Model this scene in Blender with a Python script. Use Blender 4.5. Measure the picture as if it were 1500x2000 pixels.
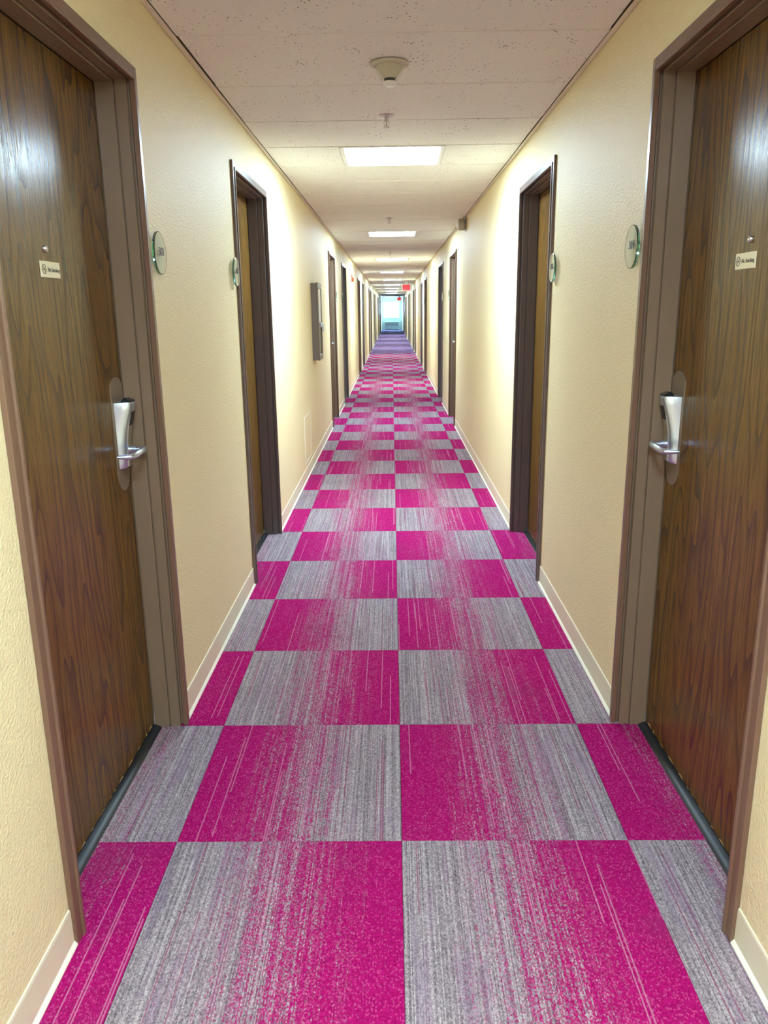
import bpy, bmesh, math, random
from mathutils import Matrix, Vector
random.seed(7)
for o in list(bpy.data.objects): bpy.data.objects.remove(o)
S = bpy.context.scene
COL = S.collection

# ------------------------------------------------------------------ camera
CAM_H = 1.388
pitch, yaw, roll, F = 0.2536, -0.0129, -0.0124, 1521.26
cp, sp, cy, sy, cr, sr = math.cos(pitch), math.sin(pitch), math.cos(yaw), math.sin(yaw), math.cos(roll), math.sin(roll)
fwd = Vector((sy*cp, cy*cp, -sp)); rt0 = Vector((cy, -sy, 0)); up0 = rt0.cross(fwd)
rt = rt0*cr + up0*sr; up = -rt0*sr + up0*cr
cam = bpy.data.cameras.new('camera'); cam.sensor_fit = 'HORIZONTAL'; cam.sensor_width = 36
cam.lens = F/1500*36; cam.clip_start = .01; cam.clip_end = 300
co = bpy.data.objects.new('camera', cam); COL.objects.link(co)
m = Matrix.Identity(4)
for i in range(3): m[i][0], m[i][1], m[i][2] = rt[i], up[i], -fwd[i]
m[2][3] = CAM_H
co.matrix_world = m; S.camera = co

# ------------------------------------------------------------------ world, light levels, exposure
LAMP_COLOR, LAMP_POWER = (0.61, 0.83, 1.0), 45.0
SKY_COLOR, SKY_POWER = (0.26, 0.58, 1.0), 45.0
w = bpy.data.worlds.new('daylight'); S.world = w; w.use_nodes = True
bg = w.node_tree.nodes['Background']; bg.inputs[0].default_value = (*SKY_COLOR, 1); bg.inputs[1].default_value = SKY_POWER
S.view_settings.view_transform = 'Standard'; S.view_settings.look = 'None'
S.view_settings.exposure = 1.17; S.view_settings.gamma = 1; S.view_settings.use_curve_mapping = False
S.cycles.use_denoising = True
S.cycles.max_bounces = 12; S.cycles.diffuse_bounces = 8; S.cycles.glossy_bounces = 4
S.cycles.sample_clamp_indirect = 8

# ------------------------------------------------------------------ dimensions (metres)
XL, XR, ZC = -0.738, 0.760, 2.285
XM = (XL+XR)/2
Y0, Y1 = -6.2, 58.0
T, XC, Z0 = 0.6096, 0.0138, 1.8152           # carpet tile
TC, CY0 = 0.6173, 2.923                      # ceiling tile rows
DW = 1.005                                   # door unit width incl. casing
doorsA = [1.46, 9.48, 17.46, 25.42, 33.4, 41.4, 49.4]    # lock on the far side
doorsB = [3.855, 11.94, 19.9, 27.9, 35.9, 43.9, 51.9]    # lock on the near side
doorsBack = [(-4.1, False), (-6.15+.4, True)]

# ------------------------------------------------------------------ materials
def mat(name, color=(.5,.5,.5), rough=.5, metal=0, spec=.5, emit=None, estr=0, alpha=None, coat=0):
    M = bpy.data.materials.new(name); M.use_nodes = True
    b = M.node_tree.nodes['Principled BSDF']
    b.inputs['Base Color'].default_value = (*color, 1); b.inputs['Roughness'].default_value = rough
    b.inputs['Metallic'].default_value = metal; b.inputs['Specular IOR Level'].default_value = spec
    b.inputs['Coat Weight'].default_value = coat
    if emit: b.inputs['Emission Color'].default_value = (*emit, 1); b.inputs['Emission Strength'].default_value = estr
    return M
class N:
    def __init__(s, M): s.t = M.node_tree; s.b = s.t.nodes['Principled BSDF']
    def n(s, typ, **kw):
        x = s.t.nodes.new(typ)
        for k, v in kw.items():
            if k.startswith('i_'):
                k = k[2:]; k = int(k) if k.isdigit() else k.replace('_', ' ')
                s.put(v, x.inputs[k])
            else: setattr(x, k, v)
        return x
    def put(s, v, inp):
        if isinstance(v, bpy.types.NodeSocket): s.t.links.new(v, inp)
        else: inp.default_value = v
    def math(s, op, a, b=0.0, c=None, clamp=False):
        x = s.t.nodes.new('ShaderNodeMath'); x.operation = op; x.use_clamp = clamp
        s.put(a, x.inputs[0]); s.put(b, x.inputs[1])
        if c is not None: s.put(c, x.inputs[2])
        return x.outputs[0]
    def mix(s, f, a, b):
        x = s.t.nodes.new('ShaderNodeMix'); x.data_type = 'RGBA'
        s.put(f, x.inputs[0]); s.put(a if isinstance(a, bpy.types.NodeSocket) else (*a, 1), x.inputs[6]); s.put(b if isinstance(b, bpy.types.NodeSocket) else (*b, 1), x.inputs[7])
        return x.outputs[2]
    def ramp(s, f, stops):
        x = s.t.nodes.new('ShaderNodeValToRGB'); e = x.color_ramp.elements
        while len(e) < len(stops): e.new(.5)
        for q, (p, c) in zip(e, stops): q.position = p; q.color = (*c, 1) if len(c) == 3 else c
        s.put(f, x.inputs[0]); return x.outputs[0]
    def comb(s, x, y, z=0.0):
        c = s.t.nodes.new('ShaderNodeCombineXYZ'); s.put(x, c.inputs[0]); s.put(y, c.inputs[1]); s.put(z, c.inputs[2]); return c.outputs[0]
    def bump(s, h, strength, dist=.01):
        x = s.t.nodes.new('ShaderNodeBump'); s.put(h, x.inputs['Height']); x.inputs['Strength'].default_value = strength; x.inputs['Distance'].default_value = dist
        s.t.links.new(x.outputs[0], s.b.inputs['Normal'])
    def noise(s, vec, scale, detail=2, rough=.5, dist=0):
        x = s.t.nodes.new('ShaderNodeTexNoise'); s.put(vec, x.inputs['Vector']); x.inputs['Scale'].default_value = scale
        x.inputs['Detail'].default_value = detail; x.inputs['Roughness'].default_value = rough; x.inputs['Distortion'].default_value = dist
        return x.outputs[0]
    def pos(s): return s.t.nodes.new('ShaderNodeNewGeometry').outputs['Position']
    def sep(s, v):
        x = s.t.nodes.new('ShaderNodeSeparateXYZ'); s.put(v, x.inputs[0]); return x.outputs
    def scale(s, v, sc):
        x = s.t.nodes.new('ShaderNodeVectorMath'); x.operation = 'MULTIPLY'; s.put(v, x.inputs[0]); x.inputs[1].default_value = sc; return x.outputs[0]

def wall_paint():
    M = mat('cream_wall_paint', (.76,.62,.36), .50, spec=.17); k = N(M); p = k.pos()
    n1 = k.noise(p, 130, 3, .55); n2 = k.noise(p, 1.3, 2)
    c = k.mix(n2, (.845,.735,.465), (.795,.685,.415))
    k.put(c, k.b.inputs['Base Color']); k.bump(n1, .6, .005)
    return M
def ceil_mat():
    M = mat('fissured_mineral_tile', (.72,.64,.56), .9, spec=.2); k = N(M); p = k.pos()
    n1 = k.noise(p, 160, 3, .6)
    v = k.n('ShaderNodeTexVoronoi', i_Scale=58.0, i_Randomness=1.0, i_Vector=k.scale(p, (1, .75, 1)))
    patch = k.noise(p, 7, 2)
    pit = k.math('LESS_THAN', k.math('ADD', v.outputs['Distance'], k.math('MULTIPLY', patch, .55)), .40)
    c0 = k.mix(n1, (.77,.77,.77), (.88,.88,.88))
    c = k.mix(k.math('MULTIPLY', pit, .75), c0, (.16,.12,.09))
    k.put(c, k.b.inputs['Base Color'])
    k.bump(k.math('SUBTRACT', n1, k.math('MULTIPLY', pit, 1.5)), .45, .004)
    return M
def wood_mat():
    M = mat('dark_oak_veneer', (.12,.06,.025), .25, spec=.36); k = N(M)
    tc = k.n('ShaderNodeTexCoord').outputs['Object']; rnd = k.n('ShaderNodeObjectInfo').outputs['Random']
    s = k.sep(tc)
    y = k.math('ADD', s[1], k.math('MULTIPLY', rnd, 37.0)); z = k.math('ADD', s[2], k.math('MULTIPLY', rnd, 11.0))
    v = k.comb(k.math('MULTIPLY', y, 1.0), k.math('MULTIPLY', z, .13), 0.0)
    warp = k.noise(v, 4.0, 2, .45)
    band = k.math('FRACT', k.math('MULTIPLY', k.math('ADD', warp, k.math('MULTIPLY', y, .10)), 21.0))
    ring = k.math('POWER', band, 4.5)
    lines = k.noise(k.comb(k.math('MULTIPLY', y, 130.0), k.math('MULTIPLY', z, 1.8), 0.0), 1.0, 3, .6)
    pores = k.noise(k.comb(k.math('MULTIPLY', y, 330.0), k.math('MULTIPLY', z, 8.0), 3.0), 1.0, 2, .6)
    broad = k.noise(v, 2.2, 2)
    c = k.ramp(lines, [(.30, (.105,.048,.008)), (.50, (.155,.078,.0125)), (.72, (.215,.115,.021))])
    c = k.mix(k.math('MULTIPLY', ring, .78), c, (.026,.010,.003))
    c = k.mix(k.math('MULTIPLY', k.math('LESS_THAN', pores, .41), .5), c, (.024,.010,.003))
    c = k.mix(k.math('MULTIPLY', broad, .40), c, (.098,.034,.007))
    # pale scuffs near the foot of the door
    sc = k.noise(k.comb(k.math('ADD', k.math('MULTIPLY', y, 5.0), k.math('MULTIPLY', z, 9.0)), k.math('SUBTRACT', k.math('MULTIPLY', z, 95.0), k.math('MULTIPLY', y, 80.0)), 0.0), 1.0, 2, .5)
    low = k.math('LESS_THAN', s[2], .75)
    scm = k.math('MULTIPLY', k.math('GREATER_THAN', sc, .765), low)
    c = k.mix(k.math('MULTIPLY', scm, .7), c, (.42,.26,.14))
    k.put(c, k.b.inputs['Base Color'])
    k.bump(k.math('SUBTRACT', k.math('ADD', pores, k.math('MULTIPLY', lines, .7)), ring), .30, .002)
    return M
def frame_mat(name='taupe_brown_enamel', c=(.215,.145,.092)):
    M = mat(name, c, .33, spec=.5); k = N(M); p = k.pos()
    n = k.noise(k.scale(p, (1, 1, .35)), 9, 3)
    s = k.sep(p)
    sc = k.noise(k.comb(k.math('MULTIPLY', k.math('ADD', s[0], s[1]), 12.0), k.math('MULTIPLY', s[2], 220.0), 0.0), 1.0, 2)
    scm = k.math('MULTIPLY', k.math('GREATER_THAN', sc, .79), k.math('LESS_THAN', s[2], .8))
    cc = k.mix(n, tuple(x*.88 for x in c), tuple(x*1.12 for x in c))
    cc = k.mix(k.math('MULTIPLY', scm, .8), cc, (.45,.38,.32))
    k.put(cc, k.b.inputs['Base Color']); k.bump(k.noise(p, 220, 2), .08, .002)
    return M
def carpet_mat(name, grey, mag, light):
    M = mat(name, (.4,.1,.2), 1.0, spec=.02); k = N(M)
    p = k.sep(k.pos()); uv = k.sep(k.n('ShaderNodeUVMap').outputs[0]); u = uv[0]
    P = k.t.nodes.new('ShaderNodeNewGeometry').outputs['Position']
    wx = k.math('SUBTRACT', k.noise(P, 420.0, 1), .5); wy = k.math('SUBTRACT', k.noise(k.scale(P, (1, -1, 1)), 380.0, 1), .5)
    ci = k.math('FLOOR', k.math('MULTIPLY', k.math('ADD', p[0], k.math('MULTIPLY', wx, .0042)), 360.0))
    ri = k.math('FLOOR', k.math('ADD', k.math('MULTIPLY', k.math('ADD', p[1], k.math('MULTIPLY', wy, .007)), 270.0), k.math('MULTIPLY', ci, .5)))
    row = k.math('FLOOR', k.math('DIVIDE', k.math('SUBTRACT', p[1], Z0), T))
    def wn(a, b, c=0.0):
        x = k.n('ShaderNodeTexWhiteNoise', noise_dimensions='3D'); k.put(k.comb(a, b, c), x.inputs[0]); return x.outputs[0]
    cell = wn(ci, ri); cell2 = wn(ci, ri, 5.0)
    col = wn(ci, row, 2.0)
    seg = wn(ci, k.math('FLOOR', k.math('ADD', k.math('MULTIPLY', p[1], 7.0), k.math('MULTIPLY', col, 5.0))), 9.0)
    wide = k.noise(k.comb(k.math('MULTIPLY', p[0], 34.0), k.math('MULTIPLY', p[1], 2.0), row), 1.0, 2)
    pr = k.math('MULTIPLY', k.math('SUBTRACT', u, .22), 1.75)
    pr = k.math('ADD', pr, k.math('MULTIPLY', k.math('SUBTRACT', wide, .5), .75))
    pr = k.math('ADD', pr, k.math('MULTIPLY', k.math('SUBTRACT', seg, .5), .22))
    thr = k.math('ADD', k.math('MULTIPLY', cell, .66), k.math('MULTIPLY', col, .30))
    isM = k.math('LESS_THAN', thr, pr)
    blur = k.math('MULTIPLY', k.math('SUBTRACT', pr, k.math('SUBTRACT', thr, .38)), 1.35, clamp=True)
    isM = k.math('ADD', k.math('MULTIPLY', isM, .42), k.math('MULTIPLY', blur, .58), clamp=True)
    # stray yarns: a long light yarn through the pink, a pink yarn through the grey
    col3 = wn(k.math('FLOOR', k.math('MULTIPLY', p[0], 300.0)), row, 21.0)
    sseg = k.math('LESS_THAN', k.math('ABSOLUTE', k.math('SUBTRACT', uv[1], k.math('FRACT', k.math('MULTIPLY', col3, 331.0)))), .42)
    streak = k.math('MULTIPLY', k.math('GREATER_THAN', col3, .94), sseg)
    g = k.math('ADD', k.math('ADD', k.math('ADD', k.math('MULTIPLY', cell2, .38), k.math('MULTIPLY', wide, .18)), k.math('MULTIPLY', col, .26)), k.math('MULTIPLY', seg, .18))
    gc = k.ramp(g, [(.12, grey[0]), (.48, grey[1]), (.85, grey[2])])
    gc = k.mix(k.math('MULTIPLY', k.math('GREATER_THAN', wide, .56), .30), gc, grey[3])
    mc = k.mix(cell2, mag[0], mag[1])
    mc = k.mix(k.math('MULTIPLY', k.math('GREATER_THAN', cell2, .88), .18), mc, light)
    c = k.mix(isM, gc, mc)
    inM = k.math('GREATER_THAN', u, .45)
    sc = k.mix(inM, mag[0], light)
    c = k.mix(k.math('MULTIPLY', streak, .5), c, sc)
    # seams catch stray pile; a little soil
    dirt = k.noise(k.comb(p[0], p[1], 0.0), 2.1, 4, .6)
    c = k.mix(k.math('MULTIPLY', k.math('SUBTRACT', dirt, .55), 1.3, clamp=True), c, (.10,.05,.08))
    k.put(c, k.b.inputs['Base Color'])
    k.bump(k.math('ADD', cell, k.math('MULTIPLY', col, .6)), .45, .004)
    return M

WALL = wall_paint(); CEIL = ceil_mat(); WOOD = wood_mat(); FRAME = frame_mat()
CASING = frame_mat('brown_casing_enamel', (.18,.10,.062))
FRAME2 = frame_mat('charcoal_brown_frame', (.140,.110,.102)); CASING2 = frame_mat('charcoal_brown_casing', (.145,.108,.092))  # darker, cooler tone for doors with the lock on the near side
CARPET = carpet_mat('loop_pile_carpet', ((.085,.062,.080), (.25,.205,.225), (.50,.43,.44), (.19,.115,.20)), ((.25,.003,.080), (.42,.010,.145)), (.56,.25,.36))
PLUM = carpet_mat('muted_plum_carpet', ((.06,.06,.11), (.19,.185,.29), (.42,.42,.54), (.14,.12,.24)), ((.17,.055,.19), (.27,.10,.28)), (.4,.32,.46))  # duller, bluer tone for the far tiles
SLAB = mat('dark_subfloor', (.03,.028,.03), .9); PLENUM = mat('dark_plenum', (.05,.045,.04), .9)
TEE = mat('ceiling_grid_enamel', (.80,.79,.74), .55); ANGLE = mat('wall_angle_enamel', (.72,.67,.58), .55)
BASE = mat('vinyl_cove_base', (.76,.70,.53), .5); CAULK = mat('white_base_toe', (.82,.78,.66), .6)
STEEL = mat('satin_chrome', (.66,.77,.95), .32, metal=1); STEEL2 = mat('satin_nickel', (.62,.60,.57), .32, metal=1)
BRONZE = mat('brushed_brown_plate', (.32,.26,.20), .42, metal=.6); BLACK = mat('black_plastic', (.012,.013,.016), .25)
RUBBER = mat('black_threshold_rubber', (.010,.011,.013), .42, spec=.4); CHIP = mat('raw_chipped_wood', (.42,.27,.10), .8)
PLATE = mat('cream_engraved_plastic', (.80,.74,.50), .45); INK = mat('dark_brown_ink', (.10,.08,.06), .6)
NUM = mat('dark_raised_numerals', (.07,.055,.055), .5); WHITEP = mat('off_white_plastic', (.56,.55,.44), .45); HORN = mat('grey_beige_plastic', (.42,.39,.33), .5); WHITEM = mat('white_enamel', (.85,.86,.85), .4)
GREYP = mat('shaded_grey_plastic', (.45,.44,.41), .45); DARKSLOT = mat('dark_sensor_slot', (.04,.04,.045), .5)
REDP = mat('red_orange_plastic', (.34,.075,.02), .4); LENS = mat('clear_strobe_lens', (.85,.9,.95), .15)
CAB = mat('brown_cabinet_enamel', (.13,.10,.08), .36); GLASSEDGE = mat('green_glass_edge', (.005,.055,.05), .12)
DIFF = mat('lit_prismatic_diffuser', (.9,.9,.9), .4, emit=LAMP_COLOR, estr=LAMP_POWER)
EXITR = mat('exit_red_face', (.6,.05,.06), .4, emit=(1,.04,.05), estr=.32); EXITL = mat('exit_red_letter', (.4,.02,.03), .4, emit=(1,.02,.03), estr=.04)
ALU = mat('white_window_frame', (.75,.8,.82), .4); PTAC = mat('blue_grey_air_unit', (.32,.38,.42), .5); PTACD = mat('dark_air_grille', (.10,.13,.16), .5)
def solid_glass():
    M = bpy.data.materials.new('green_tinted_plate_glass'); M.use_nodes = True; t = M.node_tree; t.nodes.clear()
    o = t.nodes.new('ShaderNodeOutputMaterial'); g = t.nodes.new('ShaderNodeBsdfGlass'); g.inputs['IOR'].default_value = 1.5; g.inputs['Roughness'].default_value = 0.0
    a = t.nodes.new('ShaderNodeVolumeAbsorption'); a.inputs['Color'].default_value = (.05, .72, .55, 1); a.inputs['Density'].default_value = 13
    t.links.new(g.outputs[0], o.inputs['Surface']); t.links.new(a.outputs[0], o.inputs['Volume']); return M
def glass(name, tint, refl):
    M = bpy.data.materials.new(name); M.use_nodes = True; t = M.node_tree; t.nodes.clear()
    o = t.nodes.new('ShaderNodeOutputMaterial'); mx = t.nodes.new('ShaderNodeMixShader'); a = t.nodes.new('ShaderNodeBsdfTransparent'); b = t.nodes.new('ShaderNodeBsdfGlossy')
    fr = t.nodes.new('ShaderNodeLayerWeight'); fr.inputs[0].default_value = refl
    a.inputs[0].default_value = (*tint, 1); b.inputs['Roughness'].default_value = .05
    sc = t.nodes.new('ShaderNodeMath'); sc.operation = 'MULTIPLY'; sc.inputs[1].default_value = .35; t.links.new(fr.outputs[1], sc.inputs[0]); t.links.new(sc.outputs[0], mx.inputs[0]); t.links.new(a.outputs[0], mx.inputs[1]); t.links.new(b.outputs[0], mx.inputs[2]); t.links.new(mx.outputs[0], o.inputs[0])
    return M
DISC = solid_glass(); PANE = glass('window_glass', (.97,.99,1), .3); CABGLASS = glass('cabinet_glass', (.85,.88,.9), .5)

# ------------------------------------------------------------------ mesh helpers
def box(bm, x0, x1, y0, y1, z0, z1, bev=0, seg=1):
    r = bmesh.ops.create_cube(bm, size=1)
    vs = r['verts']
    for v in vs: v.co = Vector(((x0+x1)/2+v.co.x*(x1-x0), (y0+y1)/2+v.co.y*(y1-y0), (z0+z1)/2+v.co.z*(z1-z0)))
    if bev: bmesh.ops.bevel(bm, geom=list({e for v in vs for e in v.link_edges}), offset=bev, segments=seg, affect='EDGES', profile=.5)
def prism(bm, pts, axis, a, b, bev=0):
    """closed outline pts (2-D) extruded along axis from a to b"""
    def P(u, v, t): return {'x': (t, u, v), 'y': (u, t, v), 'z': (u, v, t)}[axis]
    va = [bm.verts.new(P(u, v, a)) for u, v in pts]; vb = [bm.verts.new(P(u, v, b)) for u, v in pts]
    fs = [bm.faces.new(va), bm.faces.new(vb[::-1])]
    n = len(pts)
    for i in range(n): fs.append(bm.faces.new((va[i], vb[i], vb[(i+1) % n], va[(i+1) % n])))
    if bev: bmesh.ops.bevel(bm, geom=list({e for f in fs[:2] for e in f.edges}), offset=bev, segments=1, affect='EDGES')
def lathe(bm, prof, seg=32, axis='z', c=(0,0,0)):
    rings = []
    for r, h in prof:
        ring = []
        for i in range(seg):
            a = 2*math.pi*i/seg; q = (r*math.cos(a), r*math.sin(a))
            co_ = {'z': (q[0], q[1], h), 'x': (h, q[0], q[1]), 'y': (q[0], h, q[1])}[axis]
            ring.append(bm.verts.new(Vector(co_)+Vector(c)))
        rings.append(ring)
    for a, b in zip(rings, rings[1:]):
        for i in range(seg): bm.faces.new((a[i], a[(i+1) % seg], b[(i+1) % seg], b[i]))
    bm.faces.new(rings[0]); bm.faces.new(rings[-1][::-1])
def tube(bm, pts, rad, seg=12):
    """swept tube through 3-D points with a radius (rx, rz) per point"""
    rings = []
    pts = [Vector(p) for p in pts]
    for i, p in enumerate(pts):
        d = (pts[min(i+1, len(pts)-1)]-pts[max(i-1, 0)]).normalized()
        a = d.cross(Vector((0,0,1)))
        a = a.normalized() if a.length > .01 else Vector((1,0,0))
        b = a.cross(d).normalized()
        r = rad[i] if isinstance(rad, list) else rad
        r = r if isinstance(r, tuple) else (r, r)
        rings.append([bm.verts.new(p+a*r[0]*math.cos(2*math.pi*j/seg)+b*r[1]*math.sin(2*math.pi*j/seg)) for j in range(seg)])
    for a, b in zip(rings, rings[1:]):
        for i in range(seg): bm.faces.new((a[i], a[(i+1) % seg], b[(i+1) % seg], b[i]))
    bm.faces.new(rings[0]); bm.faces.new(rings[-1][::-1])
def mesh(name, fn, material, smooth=False, sx=1, fy=None):
    bm = bmesh.new(); fn(bm)
    if sx < 0 or fy is not None:
        for v in bm.verts:
            v.co.x *= sx
            if fy is not None: v.co.y = fy-v.co.y
    bmesh.ops.recalc_face_normals(bm, faces=bm.faces)
    me = bpy.data.meshes.new(name); bm.to_mesh(me); bm.free(); me.materials.append(material)
    if smooth:
        for p in me.polygons: p.use_smooth = True
        me.set_sharp_from_angle(angle=math.radians(35))
    return me
def tag(o, label=None, cat=None, group=None, kind=None):
    if label: o['label'] = label
    if cat: o['category'] = cat
    if group: o['group'] = group
    if kind: o['kind'] = kind
    return o
def put(name, me, parent=None, loc=(0,0,0)):
    o = bpy.data.objects.new(name, me); COL.objects.link(o); o.location = loc
    if parent: o.parent = parent
    return o
def empty(name, loc=(0,0,0)):
    o = bpy.data.objects.new(name, None); COL.objects.link(o); o.location = loc; o.empty_display_size = .05
    return o
def text_mesh(name, s, size, material, side, depth=.0006):
    """flat lettering on a wall plane; side +1 = on the left wall (reads towards +y), -1 = right wall, 0 = faces the camera"""
    cu = bpy.data.curves.new(name, 'FONT'); cu.body = s; cu.size = size; cu.align_x = 'CENTER'; cu.align_y = 'CENTER'; cu.extrude = depth/2; cu.resolution_u = 3
    ob = bpy.data.objects.new(name, cu); COL.objects.link(ob)
    dg = bpy.context.evaluated_depsgraph_get(); me = bpy.data.meshes.new_from_object(ob.evaluated_get(dg))
    bpy.data.objects.remove(ob); bpy.data.curves.remove(cu)
    for v in me.vertices:
        x, y, z = v.co
        v.co = (z, x, y) if side == 1 else (-z, -x, y) if side == -1 else (x, -z, y)
    me.name = name; me.materials.clear(); me.materials.append(material)
    return me

# ------------------------------------------------------------------ the setting
all_doors = {}
opens = sorted([(y, False) for y in doorsA]+[(y, True) for y in doorsB]+[(-4.1, True)])
def wall_mesh(xa, xb):
    def fn(bm):
        y = Y0
        for d, _ in opens:
            box(bm, xa, xb, y, d+.006, 0, ZC+.05)
            box(bm, xa, xb, d+.006, d+DW-.006, 2.058, ZC+.05)
            xo = (xa-.012, xa) if xa < 0 else (xb, xb+.012)
            box(bm, *xo, d-.03, d+DW+.03, 0, 2.12)  # added unseen backing, blocks sky light leaking around the door leaf
            y = d+DW-.006
        box(bm, xa, xb, y, Y1, 0, ZC+.05)
    return fn
tag(put('wall_left', mesh('wall_left', wall_mesh(XL-.16, XL), WALL)), 'long cream orange-peel wall with doors on the left of the corridor', 'wall', kind='structure')
tag(put('wall_right', mesh('wall_right', wall_mesh(XR, XR+.16), WALL)), 'long cream orange-peel wall with doors on the right of the corridor', 'wall', kind='structure')
WX0, WX1, WZ0, WZ1 = -.60, .54, .84, 1.99
def endwall(bm):
    box(bm, XL-.16, WX0, Y1, Y1+.16, 0, ZC+.05); box(bm, WX1, XR+.16, Y1, Y1+.16, 0, ZC+.05)
    box(bm, WX0, WX1, Y1, Y1+.16, 0, WZ0); box(bm, WX0, WX1, Y1, Y1+.16, WZ1, ZC+.05)
tag(put('wall_back', mesh('wall_back', endwall, mat('end_wall_blue_glow', (.60,.72,.76), .5))), 'narrow pale wall around the window at the far end', 'wall', kind='structure')  # bluish window glow is mixed into this wall's base colour
tag(put('wall_front', mesh('wall_front', lambda bm: box(bm, XL-.16, XR+.16, Y0-.16, Y0, 0, ZC+.05), WALL)), 'cream wall closing the corridor behind the viewpoint', 'wall', kind='structure')

# floor slab and carpet tiles
floor = tag(put('floor', mesh('floor', lambda bm: box(bm, XL-.16, XR+.16, Y0-.16, Y1+.16, -.10, -.0072), SLAB)), 'corridor floor of magenta and grey gradient carpet tiles laid in alternating rows', 'floor', kind='structure')
def tile_mesh(name, x0, x1, u0, u1, flip, material, y0=0.0, y1=T, bmx=None):
    g = .0004; b = .0015; zt = 0.0; zb = -.007
    x0 += g; x1 -= g; y0 += g; y1 -= g
    V = [(x0,y0,zb),(x1,y0,zb),(x1,y1,zb),(x0,y1,zb),(x0,y0,zt-b),(x1,y0,zt-b),(x1,y1,zt-b),(x0,y1,zt-b),(x0+b,y0+b,zt),(x1-b,y0+b,zt),(x1-b,y1-b,zt),(x0+b,y1-b,zt)]
    Fc = [(8,9,10,11),(4,5,9,8),(5,6,10,9),(6,7,11,10),(7,4,8,11),(0,1,5,4),(1,2,6,5),(2,3,7,6),(3,0,4,7)]
    me = bpy.data.meshes.new(name); me.from_pydata(V, [], Fc)
    uvl = me.uv_layers.new(name='UVMap')
    for l in me.loops:
        c = me.vertices[l.vertex_index].co
        u = u0+(u1-u0)*(c.x-x0)/(x1-x0); v = (c.y-y0)/(y1-y0)
        if flip: u, v = 1-u, 1-v
        uvl.data[l.index].uv = (u, v)
    me.materials.append(material); me.update()
    return me
REC = .078
cols = [(XL-REC, XC-T, (T-(XC-T-XL+REC))/T, 1.0), (XC-T, XC, 0.0, 1.0), (XC, XC+T, 0.0, 1.0), (XC+T, XR+REC, 0.0, (XR+REC-XC-T)/T)]
tm = [[tile_mesh('carpet_tile', a, b, u0, u1, f, CARPET) for (a, b, u0, u1) in cols] for f in (False, True)]
k0, k1, kf = -13, 40, int((Y1-Z0)/T)+1
for k in range(k0, k1):
    flip = (k % 2 == 0)
    for c in range(4):
        o = put('carpet_tile', tm[1 if flip else 0][c], floor, (0, Z0+k*T, random.uniform(-.0005, .0002)))

def far_tiles(material, ka, kb, nm):
    V, Fc, U = [], [], []
    for k in range(ka, kb):
        y0, y1 = Z0+k*T, min(Z0+(k+1)*T, Y1); flip = (k % 2 == 0)
        for a, b, u0, u1 in cols:
            i = len(V); g = .001
            V += [(a+g, y0+g, 0), (b-g, y0+g, 0), (b-g, y1-g, 0), (a+g, y1-g, 0), (a+g, y0+g, -.007), (b-g, y0+g, -.007), (b-g, y1-g, -.007), (a+g, y1-g, -.007)]
            for q in ((0,1,2,3), (4,5,1,0), (5,6,2,1), (6,7,3,2), (7,4,0,3)):
                Fc.append(tuple(i+j for j in q))
                for j in q:
                    u = (u0, u1, u1, u0)[j % 4]; v = (0, 0, 1, 1)[j % 4]
                    U.append((1-u, 1-v) if flip else (u, v))
    me = bpy.data.meshes.new(nm); me.from_pydata(V, [], Fc); l = me.uv_layers.new(name='UVMap')
    for i, q in enumerate(U): l.data[i].uv = q
    me.materials.append(material)
    o = put(nm, me, floor); o['kind'] = 'stuff'; return o
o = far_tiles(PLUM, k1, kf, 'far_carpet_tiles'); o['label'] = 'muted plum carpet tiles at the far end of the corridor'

# ceiling: dark plenum slab, mineral tiles, tees and wall angles
ceiling = tag(put('ceiling', mesh('ceiling', lambda bm: box(bm, XL-.16, XR+.16, Y0-.16, Y1+.16, ZC+.05, ZC+.12), PLENUM)), 'suspended ceiling of speckled beige tiles across the corridor', 'ceiling', kind='structure')
LX0, LX1 = XM-.302, XM+.302
lamp_rows = set(range(3-16, 70, 8))
kc0, kc1, kcf = -14, 38, int((Y1-CY0)/TC)+1
ANG = .021
def ctile(x0, x1):
    return mesh('ceiling_tile', lambda bm: box(bm, x0, x1, .0075, TC-.0115, 0, .016, .0015), CEIL)
full_t = ctile(XL+.0245, XR-.0245); left_t = ctile(XL+.0245, LX0-.002); right_t = ctile(LX1+.002, XR-.0245)
tee_m = mesh('grid_tee', lambda bm: box(bm, XL+.022, XR-.022, -.007, .0072, .0035, .012), TEE)
for k in range(kc0, kc1):
    y = CY0+k*TC
    if k > kc0: put('grid_tee', tee_m, ceiling, (0, y, ZC))
    if k in lamp_rows:
        put('ceiling_tile', left_t, ceiling, (0, y, ZC)); put('ceiling_tile', right_t, ceiling, (0, y, ZC))
    else:
        o = put('ceiling_tile', full_t, ceiling, (random.uniform(-.003,.003), y, ZC+random.uniform(0, .0012)))
        o.rotation_euler = (random.uniform(-.002,.002), random.uniform(-.0012,.0012), 0)
        if k == 0: o.rotation_euler = (.0015, 0, .004); o.location.x = .004
        if k == -1: o.rotation_euler = (0, 0, -.003)
def far_ceiling(bm):
    for k in range(kc1, kcf):
        y = CY0+k*TC; ye = min(y+TC-.0115, Y1)
        if k in lamp_rows:
            box(bm, XL+.0245, LX0-.002, y+.0075, ye, ZC, ZC+.016); box(bm, LX1+.002, XR-.0245, y+.0075, ye, ZC, ZC+.016)
        else: box(bm, XL+.0245, XR-.0245, y+.0075, ye, ZC, ZC+.016)
o = put('far_ceiling_tiles', mesh('far_ceiling_tiles', far_ceiling, CEIL), ceiling); o['kind'] = 'stuff'
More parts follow.
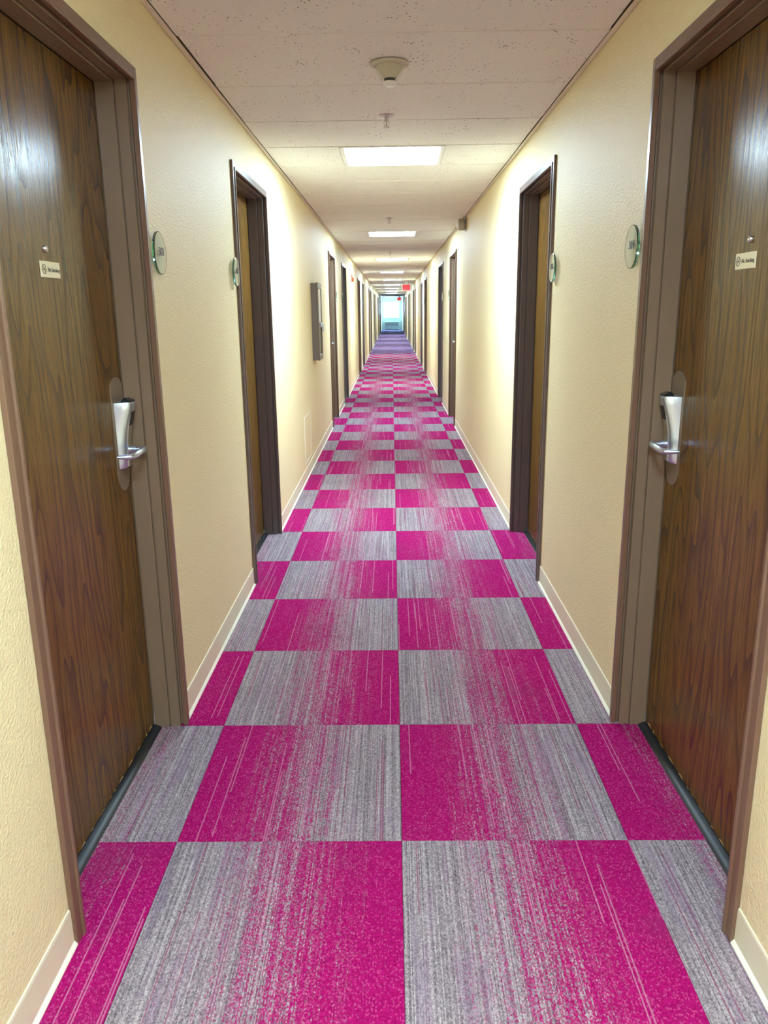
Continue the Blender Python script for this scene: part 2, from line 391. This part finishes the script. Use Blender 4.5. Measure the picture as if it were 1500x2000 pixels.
def angle(s):
    def fn(bm):
        x = XL if s > 0 else XR
        a, b = sorted((x+s*.0025, x+s*ANG)); box(bm, a, b, Y0, Y1, ZC-.0025, ZC-.0008)
        a, b = sorted((x+s*.0025, x+s*.004)); box(bm, a, b, Y0, Y1, ZC-.0008, ZC+.02)
    return fn
tag(put('trim_1', mesh('trim_1', angle(1), ANGLE)), 'beige metal wall angle holding the ceiling on the left', 'trim', kind='structure')
tag(put('trim_2', mesh('trim_2', angle(-1), ANGLE)), 'beige metal wall angle holding the ceiling on the right', 'trim', kind='structure')
tag(put('trim_3', mesh('trim_3', lambda bm: box(bm, XR-.006, XR, 18.76, 18.80, 2.075, ZC-.003), CASING)), 'short dark vertical joint strip high on the right wall past the fifth right door', 'trim', kind='structure')

# baseboards between the doors
def base(s, toe):
    def fn(bm):
        x = XL if s > 0 else XR; y = Y0
        spans = []
        for d, _ in opens: spans.append((y, d)); y = d+DW
        spans.append((y, Y1))
        for a, b in spans:
            if toe: pts = [(0, .0005), (.012, .0005), (.0118, .003), (.0085, .0075), (.0045, .0118), (0, .0118)]
            else: pts = [(0, .012), (.0046, .012), (.0042, .088), (.0030, .094), (0, .0945)]
            prism(bm, [(x+s*p, q) for p, q in pts], 'y', a, b)
    return fn
for s, nm in ((1, 'left'), (-1, 'right')):
    b = tag(put('baseboard_'+nm, mesh('baseboard', base(s, False), BASE)), 'beige vinyl cove base along the foot of the %s wall' % nm, 'baseboard', kind='structure')
    o = put('base_toe', mesh('base_toe', base(s, True), CAULK), b); o['label'] = 'white toe edge against the carpet'

# window at the far end
def wframe(bm):
    t = .035
    box(bm, WX0, WX1, Y1+.03, Y1+.09, WZ0, WZ0+t, .004); box(bm, WX0, WX1, Y1+.03, Y1+.09, WZ1-t, WZ1, .004)
    box(bm, WX0, WX0+t, Y1+.03, Y1+.09, WZ0+t, WZ1-t, .004); box(bm, WX1-t, WX1, Y1+.03, Y1+.09, WZ0+t, WZ1-t, .004)
win = tag(empty('window_1', ((WX0+WX1)/2, Y1, WZ0)), 'bright two-pane sliding window in the far end wall', 'window', kind='structure')
def wput(name, fn, mt):
    o = put(name, mesh(name, fn, mt), win); o.location = (-win.location.x, -win.location.y, -win.location.z); return o
wput('window_frame', wframe, ALU)
wput('mullion', lambda bm: box(bm, -.07, -.01, Y1+.025, Y1+.085, WZ0+.03, WZ1-.03, .004), ALU)
wput('pane', lambda bm: box(bm, WX0+.03, -.05, Y1+.05, Y1+.056, WZ0+.03, WZ1-.03), PANE)
wput('pane', lambda bm: box(bm, -.025, WX1-.03, Y1+.062, Y1+.068, WZ0+.03, WZ1-.03), PANE)
wput('window_sill', lambda bm: box(bm, WX0-.05, WX1+.05, Y1-.06, Y1+.03, WZ0-.03, WZ0, .004), ALU)

# ------------------------------------------------------------------ doors
LEAF_X, LEAF_Y0, LEAF_Y1, LEAF_Z0, LEAF_Z1 = -.097, .052, .953, .016, 2.019
def f_frame(bm):
    for y0, s in ((0, 1), (DW, -1)):
        def bb(a, b, c, d, z1):
            ya, yb = sorted((y0+s*c, y0+s*d)); box(bm, a, b, ya, yb, 0, z1, .0012)
        bb(-.0395, -.0075, .008, .0455, 2.0235+.02); bb(-.0080, -.0005, .0065, .028, 2.05)
        bb(-.0435, -.039, .008, .041, 2.03)
        bb(-.095, -.0430, .008, .0500, 2.019+.02)
        bb(-.158, -.0945, .008, .0400, 2.04)
    box(bm, -.0395, -.0075, .03, DW-.03, 2.0245, 2.056, .0012); box(bm, -.0080, -.0005, .02, DW-.02, 2.040, 2.0575)
    box(bm, -.0435, -.039, .03, DW-.03, 2.029, 2.056)
    box(bm, -.095, -.0430, .03, DW-.03, 2.0195, 2.056, .0012)
    box(bm, -.158, -.0945, .03, DW-.03, 2.030, 2.056)
def f_casing(bm):
    # folded metal return around the wall edge: thin shadow gap, then a stepped face
    def ring(x0, x1, a, b, bev):
        box(bm, x0, x1, a, b, 0, 2.066-a, bev); box(bm, x0, x1, DW-b, DW-a, 0, 2.066-a, bev)
        box(bm, x0, x1, b, DW-b, 2.066-b, 2.066-a, bev)
    ring(.0003, .0125, .000, .028, .0015)
    ring(.0003, .0175, .026, .0385, .0025)
def f_leaf(bm): box(bm, LEAF_X-.045, LEAF_X, LEAF_Y0, LEAF_Y1, LEAF_Z0, LEAF_Z1, .0015)
def f_thresh(bm):
    pts = [(-.158, 0), (-.070, 0), (-.0735, .0035), (-.080, .008), (-.090, .0115), (-.105, .013), (-.150, .013), (-.158, .010)]
    prism(bm, pts, 'y', .052, DW-.052)
def f_chip(bm):
    random.seed(3)
    y = LEAF_Y0+.01
    while y < LEAF_Y1-.02:
        L = random.uniform(.012, .05); h = random.choice((.002, .003, .004, .006)) + (.006 if y > .80 and random.random() > .4 else 0)
        prism(bm, [(y, LEAF_Z0+.0002), (y+L, LEAF_Z0+.0002), (y+L*.8, LEAF_Z0+h*.7), (y+L*.45, LEAF_Z0+h), (y+L*.15, LEAF_Z0+h*.5)], 'x', LEAF_X-.003, LEAF_X+.0004)
        y += L+random.uniform(.005, .06)
PY = .898  # centre of the lock plate
def f_plate(bm):
    pts = []; w2 = .052; r = .052; z0, z1 = .855, 1.203
    for i in range(17): a = math.pi*i/16; pts.append((PY+w2*math.cos(a), z1-r*.72+r*.72*math.sin(a)))
    for i in range(17): a = math.pi+math.pi*i/16; pts.append((PY+w2*math.cos(a), z0+r*1.05+r*1.05*math.sin(a)))
    prism(bm, pts, 'x', LEAF_X, LEAF_X+.0022, .0006)
LY0, LY1 = .868, .930   # near / far side of the lock housing
def f_lock(bm):
    # tall wedge: deep at the head, pinched above the lever, short foot; faceted sides
    prof = [(.928, .016), (.934, .024), (.985, .0255), (1.010, .0265), (1.040, .031), (1.070, .038), (1.105, .047), (1.124, .0505), (1.1285, .047)]
    rings = []
    for z, d in prof:
        w0, w1 = LY0, LY1
        k_ = .30+.25*(z-.93)/.2
        base = LEAF_X+.0022; e = .010+.006*(z-.93)/.2
        P8 = [(base, w0-.006), (LEAF_X+d*.45, w0-.001), (LEAF_X+d*.90, w0+e*.6), (LEAF_X+d, w0+e), (LEAF_X+d, w1-e), (LEAF_X+d*.90, w1-e*.6), (LEAF_X+d*.45, w1+.001), (base, w1+.006)]
        rings.append([bm.verts.new((px, py, z)) for px, py in P8])
    for a, b in zip(rings, rings[1:]):
        for i in range(7): bm.faces.new((a[i], a[i+1], b[i+1], b[i]))
        bm.faces.new((a[7], a[0], b[0], b[7]))
    bm.faces.new(rings[0]); bm.faces.new(rings[-1][::-1])
def f_head(bm):   # black head cap with the card slot
    prism(bm, [(LEAF_X+.016, 1.1286), (LEAF_X+.048, 1.1286), (LEAF_X+.046, 1.134), (LEAF_X+.034, 1.1385), (LEAF_X+.020, 1.1375)], 'y', LY0+.016, LY1-.008, .001)
    box(bm, LEAF_X+.022, LEAF_X+.034, LY0+.022, LY1-.014, 1.138, 1.1405, .0008)
def f_window(bm):
    ys = (LY0+.017, LY1-.015)
    pts = [(1.058, .0362), (1.100, .0466)]
    v = []
    for z, d in pts:
        for y in ys: v.append(bm.verts.new((LEAF_X+d+.0008, y, z)))
    w = []
    for z, d in pts:
        for y in ys: w.append(bm.verts.new((LEAF_X+d-.004, y, z)))
    bm.faces.new((v[0], v[1], v[3], v[2])); bm.faces.new((w[0], w[2], w[3], w[1]))
    for a, b in ((0,1),(1,3),(3,2),(2,0)): bm.faces.new((v[a], v[b], w[b], w[a]))
def f_face(bm):   # front strip of the housing
    ys = (LY0+.0155, LY1-.0155); pr = [(.936, .0245), (.985, .0258), (1.010, .0268), (1.040, .0313), (1.056, .0347)]
    for a, b in (pr, pr) and [((pr[i]), (pr[i+1])) for i in range(len(pr)-1)]:
        vs = []
        for z, d in (a, b):
            for y in ys:
                for e in (-.002, .0006): vs.append(bm.verts.new((LEAF_X+d+e, y, z)))
        for q in ((1,3,7,5),(0,4,6,2),(0,1,5,4),(2,6,7,3),(0,2,3,1),(4,5,7,6)): bm.faces.new([vs[i] for i in q])
SPY, SPZ = .905, .982
def f_lever(bm):
    x0 = LEAF_X+.02
    tube(bm, [(x0, SPY, SPZ), (x0+.022, SPY, SPZ)], .0125, 20)
    tube(bm, [(x0+.021, SPY, SPZ), (x0+.040, SPY, SPZ)], .0095, 20)
    # blade: along the door towards the hinges, then a return bend to the door face
    P = [(x0+.046, SPY+.012, SPZ), (x0+.048, SPY, SPZ+.0005), (x0+.0495, SPY-.03, SPZ), (x0+.050, SPY-.070, SPZ-.002), (x0+.049, SPY-.098, SPZ-.003), (x0+.043, SPY-.110, SPZ-.0035), (x0+.030, SPY-.116, SPZ-.0035), (x0+.006, SPY-.122, SPZ-.003)]
    R_ = [(.005, .008), (.0072, .0110), (.007, .0112), (.0068, .0105), (.0068, .0095), (.0070, .0085), (.0070, .0075), (.0055, .0050)]
    tube(bm, P, R_, 16)
def f_peep(bm): lathe(bm, [(.0085, LEAF_X), (.0085, LEAF_X+.003), (.0065, LEAF_X+.0065), (.0055, LEAF_X+.0065), (.004, LEAF_X+.0045)], 20, 'x', (0, .505, 1.541))
def f_sign(bm): box(bm, LEAF_X, LEAF_X+.003, .467, .577, 1.474, 1.512, .0008)
def sym_mesh(side):
    # ring, slash and cigarette of the sign's symbol
    y = .4845 if side == 1 else .5595
    def fn(bm):
        n = 24; x = LEAF_X+.0031; ro, ri = .0115, .0096
        for xx, th in ((x, .0005),):
            o_ = [(y+ro*math.cos(2*math.pi*i/n), 1.493+ro*math.sin(2*math.pi*i/n)) for i in range(n)]
            i_ = [(y+ri*math.cos(2*math.pi*i/n), 1.493+ri*math.sin(2*math.pi*i/n)) for i in range(n)]
            for i in range(n): prism(bm, [o_[i], o_[(i+1) % n], i_[(i+1) % n], i_[i]], 'x', x, x+th)
        d = .0078; e = .0009
        prism(bm, [(y-d, 1.493+d-e), (y-d, 1.493+d+e), (y+d, 1.493-d+e), (y+d, 1.493-d-e)], 'x', x, x+.0006)
        prism(bm, [(y-.0065, 1.4915), (y+.006, 1.4915), (y+.006, 1.494), (y-.0065, 1.494)], 'x', x, x+.0005)
        prism(bm, [(y+.003, 1.496), (y+.0045, 1.496), (y+.006, 1.4995), (y+.0045, 1.4995)], 'x', x, x+.0005)
    return fn
SETS = {}
for side in (1, -1):
    for near in (False, True):
        fy = DW if near else None
        kw = dict(sx=side, fy=fy)
        SETS[side, near] = dict(
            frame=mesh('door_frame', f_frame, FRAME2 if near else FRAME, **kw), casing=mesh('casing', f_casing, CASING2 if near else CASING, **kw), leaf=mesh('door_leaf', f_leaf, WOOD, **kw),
            thresh=mesh('threshold', f_thresh, RUBBER, True, **kw), chip=mesh('chipped_edge', f_chip, CHIP, **kw), plate=mesh('lock_plate', f_plate, BRONZE, **kw),
            lock=mesh('electronic_lock', f_lock, STEEL, True, **kw), head=mesh('lock_cap', f_head, BLACK, **kw), window=mesh('card_reader', f_window, BLACK, **kw),
            face=mesh('lock_face', f_face, STEEL2, **kw), lever=mesh('lever_handle', f_lever, STEEL, True, **kw), peep=mesh('peephole', f_peep, STEEL2, True, **kw),
            sign=mesh('door_sign', f_sign, PLATE, **kw))
    def symfix(bm, side=side): sym_mesh(side)(bm)
    sm = mesh('no_smoking_symbol', symfix, INK, sx=side)
    tx = text_mesh('sign_lettering', 'No Smoking', .0155, INK, side)
    off = Vector((side*(LEAF_X+.0036), .5385 if side == 1 else .5055, 1.4925))
    ys = [v.co.y for v in tx.vertices]; fit = .068/(max(ys)-min(ys))
    for v in tx.vertices: v.co.y *= fit; v.co.z *= .9; v.co += off
    for near in (False, True): SETS[side, near]['sym'] = sm; SETS[side, near]['text'] = tx
def rank(i): return ['first','second','third','fourth','fifth','sixth','seventh','eighth','ninth','tenth','eleventh','twelfth','thirteenth','fourteenth','fifteenth'][i]
dn = 1
for side, x, sn in ((1, XL, 'left'), (-1, XR, 'right')):
    i = 0
    for y, near in opens:
        D = SETS[side, near]
        r = empty('door_%d' % dn, (x, y, 0)); dn += 1
        if y < 0: lab = 'dark oak veneer room door on the %s wall behind the viewpoint' % sn
        else:
            lab = 'dark oak veneer room door, %s from the viewpoint on the %s wall' % (rank(i), sn)
            if i == 0: lab = 'dark oak veneer room door nearest on the %s, with silver keycard lock and lever' % sn
            i += 1
        tag(r, lab, 'door', kind='structure')
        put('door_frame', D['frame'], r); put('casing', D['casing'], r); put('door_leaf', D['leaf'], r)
        t = put('threshold', D['thresh'], r); t['label'] = 'black rubber threshold'
        if i <= 2 or y < 0: put('chipped_edge', D['chip'], r)['label'] = 'chipped pale wood along the foot of the door'
        put('lock_plate', D['plate'], r)['label'] = 'long rounded brown metal cover plate'
        lk = put('electronic_lock', D['lock'], r); lk['label'] = 'silver keycard lock housing'
        put('lock_face', D['face'], lk); put('card_reader', D['window'], lk)['label'] = 'black card reader window'; put('lock_cap', D['head'], lk)['label'] = 'black cap on the lock'
        put('lever_handle', D['lever'], lk)['label'] = 'satin chrome lever handle'
        put('peephole', D['peep'], r)
        sg = put('door_sign', D['sign'], r); sg['label'] = 'small cream sign reading No Smoking'
        if i <= 4: put('sign_lettering', D['text'], sg); put('no_smoking_symbol', D['sym'], sg)

# ------------------------------------------------------------------ room number discs
def disc_mesh(side): return mesh('glass_disc', lambda bm: lathe(bm, [(.0630, .0115), (.0645, .0125), (.0645, .0190), (.0630, .0200)], 64, 'x'), DISC, False, sx=side)
def rim_fn(bm):
    n = 48; pr = [(.0640, .0115), (.0655, .0125), (.0655, .0190), (.0640, .0202), (.0625, .0190), (.0625, .0125)]
    rings = [[bm.verts.new((h, r*math.cos(2*math.pi*i/n), r*math.sin(2*math.pi*i/n))) for i in range(n)] for r, h in pr]
    for a, b in zip(rings, rings[1:]+rings[:1]):
        for i in range(n): bm.faces.new((a[i], a[(i+1) % n], b[(i+1) % n], b[i]))
for side, x, sn in ((1, XL, 'left'), (-1, XR, 'right')):
    dm = disc_mesh(side); rm = mesh('disc_rim', rim_fn, GLASSEDGE, True, sx=side)
    st = mesh('standoff', lambda bm: lathe(bm, [(.010, .0004), (.010, .010), (.013, .0115)], 16, 'x'), STEEL2, True, sx=side)
    i = 0
    for y, near in opens:
        if y < 0 or y > 22: continue
        cyy = y-.079 if near else y+DW+.078
        if i == 0: lab = 'round glass plaque with number %s beside the nearest %s door' % ('303' if side == 1 else '304', sn)
        elif i == 1: lab = 'round glass plaque with number %s beside the second %s door' % ('305' if side == 1 else '306', sn)
        else: lab = 'small round glass room plaque beside the %s door on the %s wall' % (rank(i), sn)
        r = tag(empty('room_number_plaque', (x, cyy, 1.568)), lab, 'plaque', 'round glass room number plaques')
        put('glass_disc', dm, r); put('standoff', st, r)
        if i < 2:
            s = (('303', '304'), ('305', '306'))[i][0 if side == 1 else 1]
            t = text_mesh('number', s, .036, NUM, side, .0012)
            put('number', t, r, (side*.0210, side*(.008 if not near else .004), .004))
        i += 1

# ------------------------------------------------------------------ ceiling lights
def lframe(bm):
    for a, b, c, d in ((-.301, .301, -.301, -.276), (-.301, .301, .276, .301), (-.301, -.276, -.276, .276), (.276, .301, -.276, .276)):
        box(bm, a, b, c, d, -.004, .028, .0015)
def lbody(bm): box(bm, -.296, .296, -.296, .296, .028, .044, .004)
def ldiff(bm):
    a, b = .2765, .262; z0, z1 = 0.006, -.006
    v = [bm.verts.new(p) for p in ((-a,-a,z0),(a,-a,z0),(a,a,z0),(-a,a,z0),(-b,-b,z1),(b,-b,z1),(b,b,z1),(-b,b,z1))]
    for q in ((0,1,2,3),(4,7,6,5),(0,4,5,1),(1,5,6,2),(2,6,7,3),(3,7,4,0)): bm.faces.new([v[i] for i in q])
lf, lb, ld = mesh('light_frame', lframe, WHITEM), mesh('light_housing', lbody, WHITEM), mesh('diffuser', ldiff, DIFF)
i = 0
for k in sorted(lamp_rows):
    y = CY0+(k+.5)*TC
    if y < Y0+.4 or y > Y1-.5: continue
    if y < 0: lab = 'square white light panel in the ceiling %s' % ('just above the viewpoint' if y > -1 else 'well behind the viewpoint')
    else: lab = 'glowing square ceiling light panel, %s one down the corridor%s' % (rank(i), ', before the fire sprinkler at its near side' if i == 0 else ''); i += 1
    if i == 1 and y > 0: lab = 'largest glowing square ceiling light panel, the nearest one, just beyond the smoke detector'
    r = tag(empty('ceiling_light', (XM, y, ZC)), lab, 'ceiling light', 'recessed ceiling light panels')
    put('light_frame', lf, r); put('light_housing', lb, r); put('diffuser', ld, r)['label'] = 'glowing white diffuser'

# ------------------------------------------------------------------ smoke detector
r = tag(empty('smoke_detector', (0, 3.25, ZC)), 'cream round smoke detector with funnel body on the ceiling before the first light', 'smoke detector')
put('base_plate', mesh('base_plate', lambda bm: lathe(bm, [(.066, -.0006), (.074, -.002), (.0745, -.006), (.070, -.0105), (.058, -.0125)], 48), WHITEP, True), r)
put('detector_body', mesh('detector_body', lambda bm: lathe(bm, [(.052, -.0128), (.049, -.020), (.040, -.034), (.031, -.046), (.0245, -.054)], 48), WHITEP, True), r)
put('sensor_slot', mesh('sensor_slot', lambda bm: lathe(bm, [(.0215, -.0542), (.0215, -.064)], 40), DARKSLOT, True), r)
def caps(bm):
    lathe(bm, [(.0245, -.0642), (.0255, -.067), (.0245, -.073), (.017, -.078), (.006, -.0795)], 40)
put('sensor_cap', mesh('sensor_cap', caps, WHITEM, True), r)
def ribs(bm, j):
    for a in (j*math.pi,):
        c, s = math.cos(a), math.sin(a)
        tube(bm, [(.062*c, .062*s, -.0115), (.052*c, .052*s, -.024), (.040*c, .040*s, -.042), (.0275*c, .0275*s, -.0625)], .0022, 8)
for j in range(2): put('guard_rib', mesh('guard_rib', lambda bm: ribs(bm, j), WHITEM, True), r)
put('screw', mesh('screw', lambda bm: lathe(bm, [(.0045, -.011), (.0045, -.0135), (.002, -.0145)], 12, 'z', (.060, -.012, 0)), STEEL2, True), r)

# ------------------------------------------------------------------ sprinklers
def spk_esc(bm): lathe(bm, [(.036, -.0004), (.037, -.003), (.030, -.006), (.018, -.008)], 32)
def spk_body(bm):
    lathe(bm, [(.0095, -.008), (.0095, -.024), (.007, -.026), (.004, -.030), (.004, -.048)], 16)
    for s in (-1, 1): tube(bm, [(s*.008, 0, -.022), (s*.0135, 0, -.032), (s*.011, 0, -.044), (s*.002, 0, -.052)], .002, 8)
def spk_def(bm):
    n = 16; pts = []
    for i in range(n*2): rr = .0165 if i % 2 == 0 else .011; a = math.pi*i/n; pts.append((rr*math.cos(a), rr*math.sin(a)))
    prism(bm, pts, 'z', -.0545, -.053)
se, sb, sd = mesh('escutcheon', spk_esc, STEEL2, True), mesh('sprinkler_body', spk_body, STEEL2, True), mesh('deflector', spk_def, STEEL2)
for y, lab in ((4.06, 'small pendant fire sprinkler between the smoke detector and the nearest light'), (8.33, 'small pendant fire sprinkler just before the second ceiling light'), (13.05, 'small pendant fire sprinkler just before the third ceiling light'), (46.6, 'tiny pendant fire sprinkler near the far end of the ceiling')):
    r = tag(empty('fire_sprinkler', (-.017, y, ZC)), lab, 'sprinkler', 'pendant fire sprinklers')
    put('escutcheon', se, r); put('sprinkler_body', sb, r); put('deflector', sd, r)

# ------------------------------------------------------------------ alarm horn high on the right wall
r = tag(empty('alarm_horn', (XR, 8.35, 2.215)), 'small off-white round alarm horn on the right wall just under the ceiling', 'alarm')
put('back_plate', mesh('back_plate', lambda bm: box(bm, -.014, -.0004, -.058, .058, -.060, .060, .004), HORN), r)
put('spacer', mesh('spacer', lambda bm: lathe(bm, [(.046, -.014), (.046, -.021)], 32, 'x'), DARKSLOT, True), r)
put('horn_body', mesh('horn_body', lambda bm: lathe(bm, [(.054, -.021), (.056, -.026), (.055, -.072), (.048, -.080)], 36, 'x'), HORN, True), r)
put('horn_face', mesh('horn_face', lambda bm: lathe(bm, [(.040, -.080), (.038, -.092), (.026, -.099), (.010, -.101)], 32, 'x'), WHITEM, True), r)

# ------------------------------------------------------------------ fire alarm strobe on the left wall
r = tag(empty('fire_alarm_strobe', (XL, 14.9, 1.955)), 'small orange-red fire alarm strobe high on the left wall past the fourth door', 'alarm')
put('strobe_base', mesh('strobe_base', lambda bm: box(bm, .0004, .018, -.055, .055, -.068, .068, .004), REDP), r)
put('strobe_body', mesh('strobe_body', lambda bm: box(bm, .018, .046, -.042, .042, -.056, .020, .006, 2), REDP), r)
put('strobe_lens', mesh('strobe_lens', lambda bm: box(bm, .018, .042, -.030, .030, .024, .052, .005, 2), LENS), r)

# ------------------------------------------------------------------ fire extinguisher cabinet on the left wall
CB = empty('extinguisher_cabinet', (XL, 7.36, .945)); tag(CB, 'brown metal fire extinguisher cabinet with a tall glazed door on the left wall', 'cabinet')
H, Wd = .69, .36
def cab(bm):
    box(bm, .0004, .006, 0, Wd, 0, H); box(bm, .006, .052, 0, .006, 0, H, .001); box(bm, .006, .052, Wd-.006, Wd, 0, H, .001)
    box(bm, .006, .052, .006, Wd-.006, 0, .006); box(bm, .006, .052, .006, Wd-.006, H-.006, H)
put('cabinet_box', mesh('cabinet_box', cab, CAB), CB)
def cdoor(bm):
    a = .045
    box(bm, .0525, .066, -.006, a, -.006, H+.006, .003); box(bm, .0525, .066, Wd-a, Wd+.006, -.006, H+.006, .003)
    box(bm, .0525, .066, a, Wd-a, -.006, a, .002); box(bm, .0525, .066, a, Wd-a, H-a, H+.006, .002); box(bm, .0525, .066, a, Wd-a, H*.42, H*.42+.05, .002)
cd = put('cabinet_door', mesh('cabinet_door', cdoor, CAB), CB)
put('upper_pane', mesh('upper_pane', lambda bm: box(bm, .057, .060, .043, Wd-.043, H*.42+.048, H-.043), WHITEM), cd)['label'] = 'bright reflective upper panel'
put('lower_pane', mesh('lower_pane', lambda bm: box(bm, .057, .060, .043, Wd-.043, .043, H*.42+.002), CABGLASS), cd)
def latch(bm):
    box(bm, .066, .074, .20, .25, H*.42+.008, H*.42+.042, .002); tube(bm, [(.074, .225, H*.42+.025), (.090, .225, H*.42+.025)], .008, 14); tube(bm, [(.088, .225, H*.42+.035), (.088, .225, H*.42-.035)], .005, 10)
put('latch', mesh('latch', latch, STEEL, True), cd)['label'] = 'chrome pull latch'
# ------------------------------------------------------------------ access panel low on the left wall
AP = tag(empty('access_panel', (XL, 6.45, .13)), 'flat cream access panel low on the left wall just above the base', 'panel')
def apf(bm):
    box(bm, .0003, .0045, 0, .51, 0, .012, .001); box(bm, .0003, .0045, 0, .51, .383, .395, .001); box(bm, .0003, .0045, 0, .012, .012, .383, .001); box(bm, .0003, .0045, .498, .51, .012, .383, .001)
put('panel_frame', mesh('panel_frame', apf, CAULK), AP); put('panel_door', mesh('panel_door', lambda bm: box(bm, .0003, .003, .014, .496, .014, .381, .0008), WALL), AP)

# ------------------------------------------------------------------ exit signs
def exit_sign(loc, wd, ht, lab):
    r = tag(empty('exit_sign', loc), lab, 'exit sign')
    top = ZC-loc[2]
    put('sign_housing', mesh('sign_housing', lambda bm: box(bm, -wd/2, wd/2, 0, .045, -ht/2, ht/2, .006), WHITEM), r)
    put('sign_face', mesh('sign_face', lambda bm: box(bm, -wd/2+.022, wd/2-.022, -.004, -.0002, -ht/2+.022, ht/2-.022, .001), EXITR), r)['label'] = 'red glowing face reading EXIT'
    t = text_mesh('exit_lettering', 'EXIT', ht*.80, EXITL, 0, .003)
    xs = [v.co.x for v in t.vertices]; sc = (wd-.07)/(max(xs)-min(xs))
    for v in t.vertices: v.co.x *= sc
    put('exit_lettering', t, r, (0, -.0062, 0))
    if top > ht/2: put('mounting_canopy', mesh('mounting_canopy', lambda bm: (box(bm, -.05, .05, .008, .038, ht/2-.003, top-.012), box(bm, -.075, .075, .0, .05, top-.012, top-.001, .003)), WHITEM), r)
exit_sign((.480, 26.5, 2.094), .285, .225, 'nearer red EXIT sign hanging from the ceiling at the right')
exit_sign((.500, 54.6, 2.105), .285, .225, 'farther red EXIT sign, tiny, near the upper right of the end window')

# ------------------------------------------------------------------ air unit under the end window
PT = tag(empty('air_conditioner', (0, Y1, 0)), 'low blue-grey through-wall air unit under the far window', 'air conditioner')
put('unit_cabinet', mesh('unit_cabinet', lambda bm: box(bm, -.52, .50, -.24, -.002, .03, .56, .015, 2), PTAC), PT)
put('unit_foot', mesh('unit_foot', lambda bm: box(bm, -.48, .46, -.20, -.01, .0005, .03), PTACD), PT)
for j in range(8): put('louvre', mesh('louvre', lambda bm: box(bm, -.46, .44, -.252, -.238, .30+j*.027, .314+j*.027, .002), PTACD), PT)
put('unit_top', mesh('unit_top', lambda bm: box(bm, -.53, .51, -.25, -.002, .56, .585, .006), WHITEM), PT)
